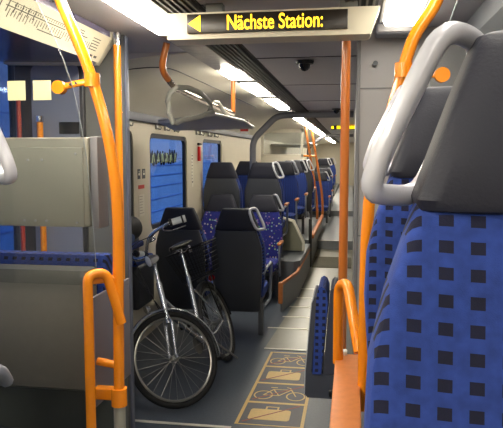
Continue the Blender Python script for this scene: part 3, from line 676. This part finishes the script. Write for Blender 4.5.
bpart('stem', silver, lambda f: (f.tube([ht_, ht_+ax*.18], .013, 12), f.tube([ht_+ax*.17, ht_+ax*.2+Vector((.04,0,.02))], .015, 10)), SM)
top = ht_+ax*.2+Vector((.04,0,.02))
def bars(f):
    p = [top+Vector(v) for v in [(-.18,-.385,.078),(-.09,-.33,.10),(.01,-.21,.09),(.03,-.09,.02),(0,0,0),(.03,.09,.02),(.01,.21,.09),(-.09,.33,.10),(-.18,.385,.078)]]
    f.tube(p, .0115, 12, smooth=6)
HB = bpart('handlebar', CHROME, bars, SM)
for s in (-1, 1):
    a_ = top+Vector((-.20,s*.39,.075)); b_ = top+Vector((-.10,s*.335,.10)); d = b_-a_
    bpart('grip', grip, lambda f: f.tube([a_, a_+d*.12, a_+d*.16, a_+d*.84, a_+d*.88, b_], [.025,.027,.024,.024,.027,.025], 14), SM, HB)
    bpart('grip_band', BLACK, lambda f: f.tube([b_+d*.02, b_-d*.16], .028, 14), SM, HB)
    bpart('grip_band', BLACK, lambda f: f.tube([a_+d*.16, a_+d*.26], .0265, 14), SM, HB)
    bpart('brake_lever', CHROME, lambda f: f.tube([b_+d*.25, b_+d*.3+Vector((.03,0,-.03)), b_+Vector((.02,s*.0,-.055)), a_+d*.2+Vector((0,0,-.05))], .005, 8, smooth=5), SM, HB)
bpart('brake_cable', BLACK, lambda f: (f.tube([top+Vector((-.0,.24,.08)), top+Vector((.14,.12,.08)), top+Vector((.12,.03,-.1)), (.9,0,.68)], .003, 6, smooth=6), f.tube([top+Vector((-.0,-.24,.08)), top+Vector((.14,-.12,.1)), top+Vector((.13,-.03,-.12)), (.88,.01,.62)], .003, 6, smooth=6)), SM)
bpart('bell', CHROME, lambda f: f.tube([top+Vector((-.02,.15,.06)), top+Vector((-.02,.15,.08)), top+Vector((-.02,.15,.1)), top+Vector((-.02,.15,.108))], [.026,.028,.02,.004], 16), SM)
hl = bpart('headlight', CHROME, lambda f: f.tube([top+Vector((-.03,.075,-.05)),top+Vector((.01,.075,-.05)),top+Vector((.05,.075,-.05))], [.02,.038,.044], 18), SM)
bpart('lens', mat('lens', (215,215,215), .1), lambda f: f.tube([top+Vector((.05,.075,-.05)),top+Vector((.056,.075,-.05)),top+Vector((.06,.075,-.05))], [.041,.03,.01], 18), SM, hl)
rf = bpart('reflector_lamp', CHROME, lambda f: f.tube([(1.02,.12,.72),(1.05,.12,.72)], [.02,.028], 16), SM)
bpart('saddle', mat('saddle_black', (24,22,22), .35), lambda f: f.loft([[Vector((x, y*w, 1.005+h+ (0.012 if abs(y) < .5 else -.018)*t_)) for y, t_ in [(-1,1),(-.7,1),(0,1),(.7,1),(1,1),(.8,2.2),(0,2.2),(-.8,2.2)]] if False else [Vector((x, w*math.cos(2*PI*k/14), 1.05+h+.022*math.sin(2*PI*k/14))) for k in range(14)] for x, w, h in [(.09,.05,.0),(.1,.09,.005),(.15,.1,.006),(.22,.08,.0),(.29,.045,-.002),(.36,.025,-.004),(.38,.012,-.008)]]))
bpart('saddle_springs', CHROME, lambda f: (f.tube([(.11,-.05,1.025),(.2,-.03,.99),(.33,-.012,1.025)], .005, 6, smooth=4), f.tube([(.11,.05,1.025),(.2,.03,.99),(.33,.012,1.025)], .005, 6, smooth=4), f.tube([(.12,-.05,.97),(.12,-.05,1.03)], .016, 10), f.tube([(.12,.05,.97),(.12,.05,1.03)], .016, 10)))
bpart('seat_post', CHROME, lambda f: f.tube([(.255,0,.76),(.19,0,1.02)], .0135, 12))
cr = bpart('crank', alu, lambda f: (f.tube([(.43,-.06,.29),(.43,.07,.29)], .014, 10), f.tube([(.43,.07,.29),(.52,.075,.15)], .009, 8), f.tube([(.43,-.07,.29),(.34,-.075,.43)], .009, 8), f.tube([(.43,-.045,.29),(.43,-.041,.29)], .085, 28)))
for x, y, z in ((.52,.12,.15),(.34,-.12,.43)): bpart('pedal', BLACK, lambda f: f.box(x-.045, x+.045, y-.04, y+.04, z-.012, z+.012, .004), None, cr)
bpart('chain', mat('chain_steel', (84,82,80), .4, .8), lambda f: (f.tube([(0,-.045,R+.03),(.43,-.045,.372)], .004, 5), f.tube([(0,-.045,R-.03),(.43,-.045,.21)], .004, 5)))
bpart('kickstand', alu, lambda f: f.tube([(.33,.03,.28),(.2,.14,.035)], .008, 8))
def rack(f):
    for s in (-1,1):
        f.tube([(.24,s*.05,.73),(.1,s*.065,.735),(-.22,s*.065,.72)], .006, 6); f.tube([(-.1,s*.065,.73),(0,s*.065,R)], .006, 6); f.tube([(.05,s*.065,.73),(0,s*.065,R)], .006, 6)
    for x in (.15,.05,-.05,-.15,-.22): f.tube([(x,-.065,.73),(x,.065,.73)], .005, 6)
bpart('rear_rack', mat('rack_black', (36,36,38), .4, .5), rack)
def bask(f):
    def rect(z, hx, hy, cx=0.0): return [(cx-hx,-hy,z),(cx+hx,-hy,z),(cx+hx,hy,z),(cx-hx,hy,z)]
    f.tube(rect(1.0,.2,.165,-.05), .006, 6, closed=True)
    for k in range(7): s = k/6; f.tube(rect(.75+s*.23,.15+s*.047,.12+s*.043,-.05), .0024, 5, closed=True)
    for k in range(13):
        u = -1+k/6
        for s in (-1,1): f.tube([(-.05+u*.2,s*.165,1.0),(-.05+u*.15,s*.12,.75),(-.05+u*.15,0,.75)], .0022, 5)
    for k in range(11):
        u = -1+k/5
        for s in (-1,1): f.tube([(-.05+s*.2,u*.165,1.0),(-.05+s*.15,u*.12,.75),(-.05,u*.12,.75)], .0022, 5)
bpart('basket', mat('basket_wire', (22,22,24), .45, .3), bask)
bpart('rear_light', mat('red_lens', (150,16,16), .25), lambda f: f.tube([(-.25,0,.68),(-.27,0,.68)], .028, 14))

# ---------------------------------------------------------------- outside
t = thing('train_carriage', 'blue train carriage with graffiti standing outside the left windows', 'train', (-3.9, 0, -.3))
f = MB(); f.box(-.06,.0,-4,26,0,1.95,.02); f.build('blue_body', mat('carriage_blue', (104,146,196), .4, noise=.12, nscale=3), t)
f = MB(); f.box(-.07,.01,-4,26,1.95,2.75,.02); f.build('upper_band', mat('carriage_pale', (146,174,212), .4, noise=.1, nscale=4), t)
f = MB(); f.box(-2.6,-.07,-4,26,.0,2.7,.02); f.build('roof_body', mat('carriage_roof', (120,124,134), .5), t)
f = MB()
for z in (.9,1.15,1.4,1.62,1.82,2.5): f.box(.0,.012,-4,26,z,z+.015)
f.build('body_ribs', mat('rib_blue', (60,108,180), .4), t)
f = MB(); random.seed(9); pts = []
for k in range(26):
    pts.append((.015, 11.3+k*.085, 1.98+(.17 if k % 2 else -.15)*random.uniform(.5,1)))
f.tube(pts, .022, 6, smooth=3); f.build('graffiti', mat('graffiti_black', (24,22,30), .5), t)
f = MB()
for k in range(7): y = 11.4+k*.3; f.tube([(.02,y,1.88),(.02,y+.07,2.06),(.02,y+.14,1.9)], .022, 6, smooth=3)
f.build('graffiti_fill', mat('graffiti_yellow', (206,196,110), .5), t)
m = MB(); m.box(-9,-2,-6,34,-.9,-.8); struct(m.build('ground', mat('track_bed', (88,86,84), .9, noise=.3, nscale=8)))

# ---------------------------------------------------------------- world, camera
w = bpy.data.worlds.new('World'); bpy.context.scene.world = w; w.use_nodes = True
bg = w.node_tree.nodes['Background']; bg.inputs[0].default_value = (.5,.62,.95,1); bg.inputs[1].default_value = .8
sl = bpy.data.lights.new('sun', 'SUN'); sl.energy = 5.0; sl.color = (.75,.86,1); sl.angle = .3
so = bpy.data.objects.new('sun', sl); C.objects.link(so); so.rotation_euler = (0, math.radians(38), 0)
cam = bpy.data.cameras.new('camera'); co = bpy.data.objects.new('camera', cam); C.objects.link(co)
co.location = (0,0,1.73); co.rotation_euler = (math.radians(90-5.4), 0, math.radians(9.25))
cam.sensor_width = 36; cam.lens = 620/503*36; cam.clip_start = .05
S = bpy.context.scene; S.camera = co
S.view_settings.view_transform = 'Standard'; S.view_settings.look = 'None'; S.view_settings.gamma = 1; S.view_settings.exposure = 0.12
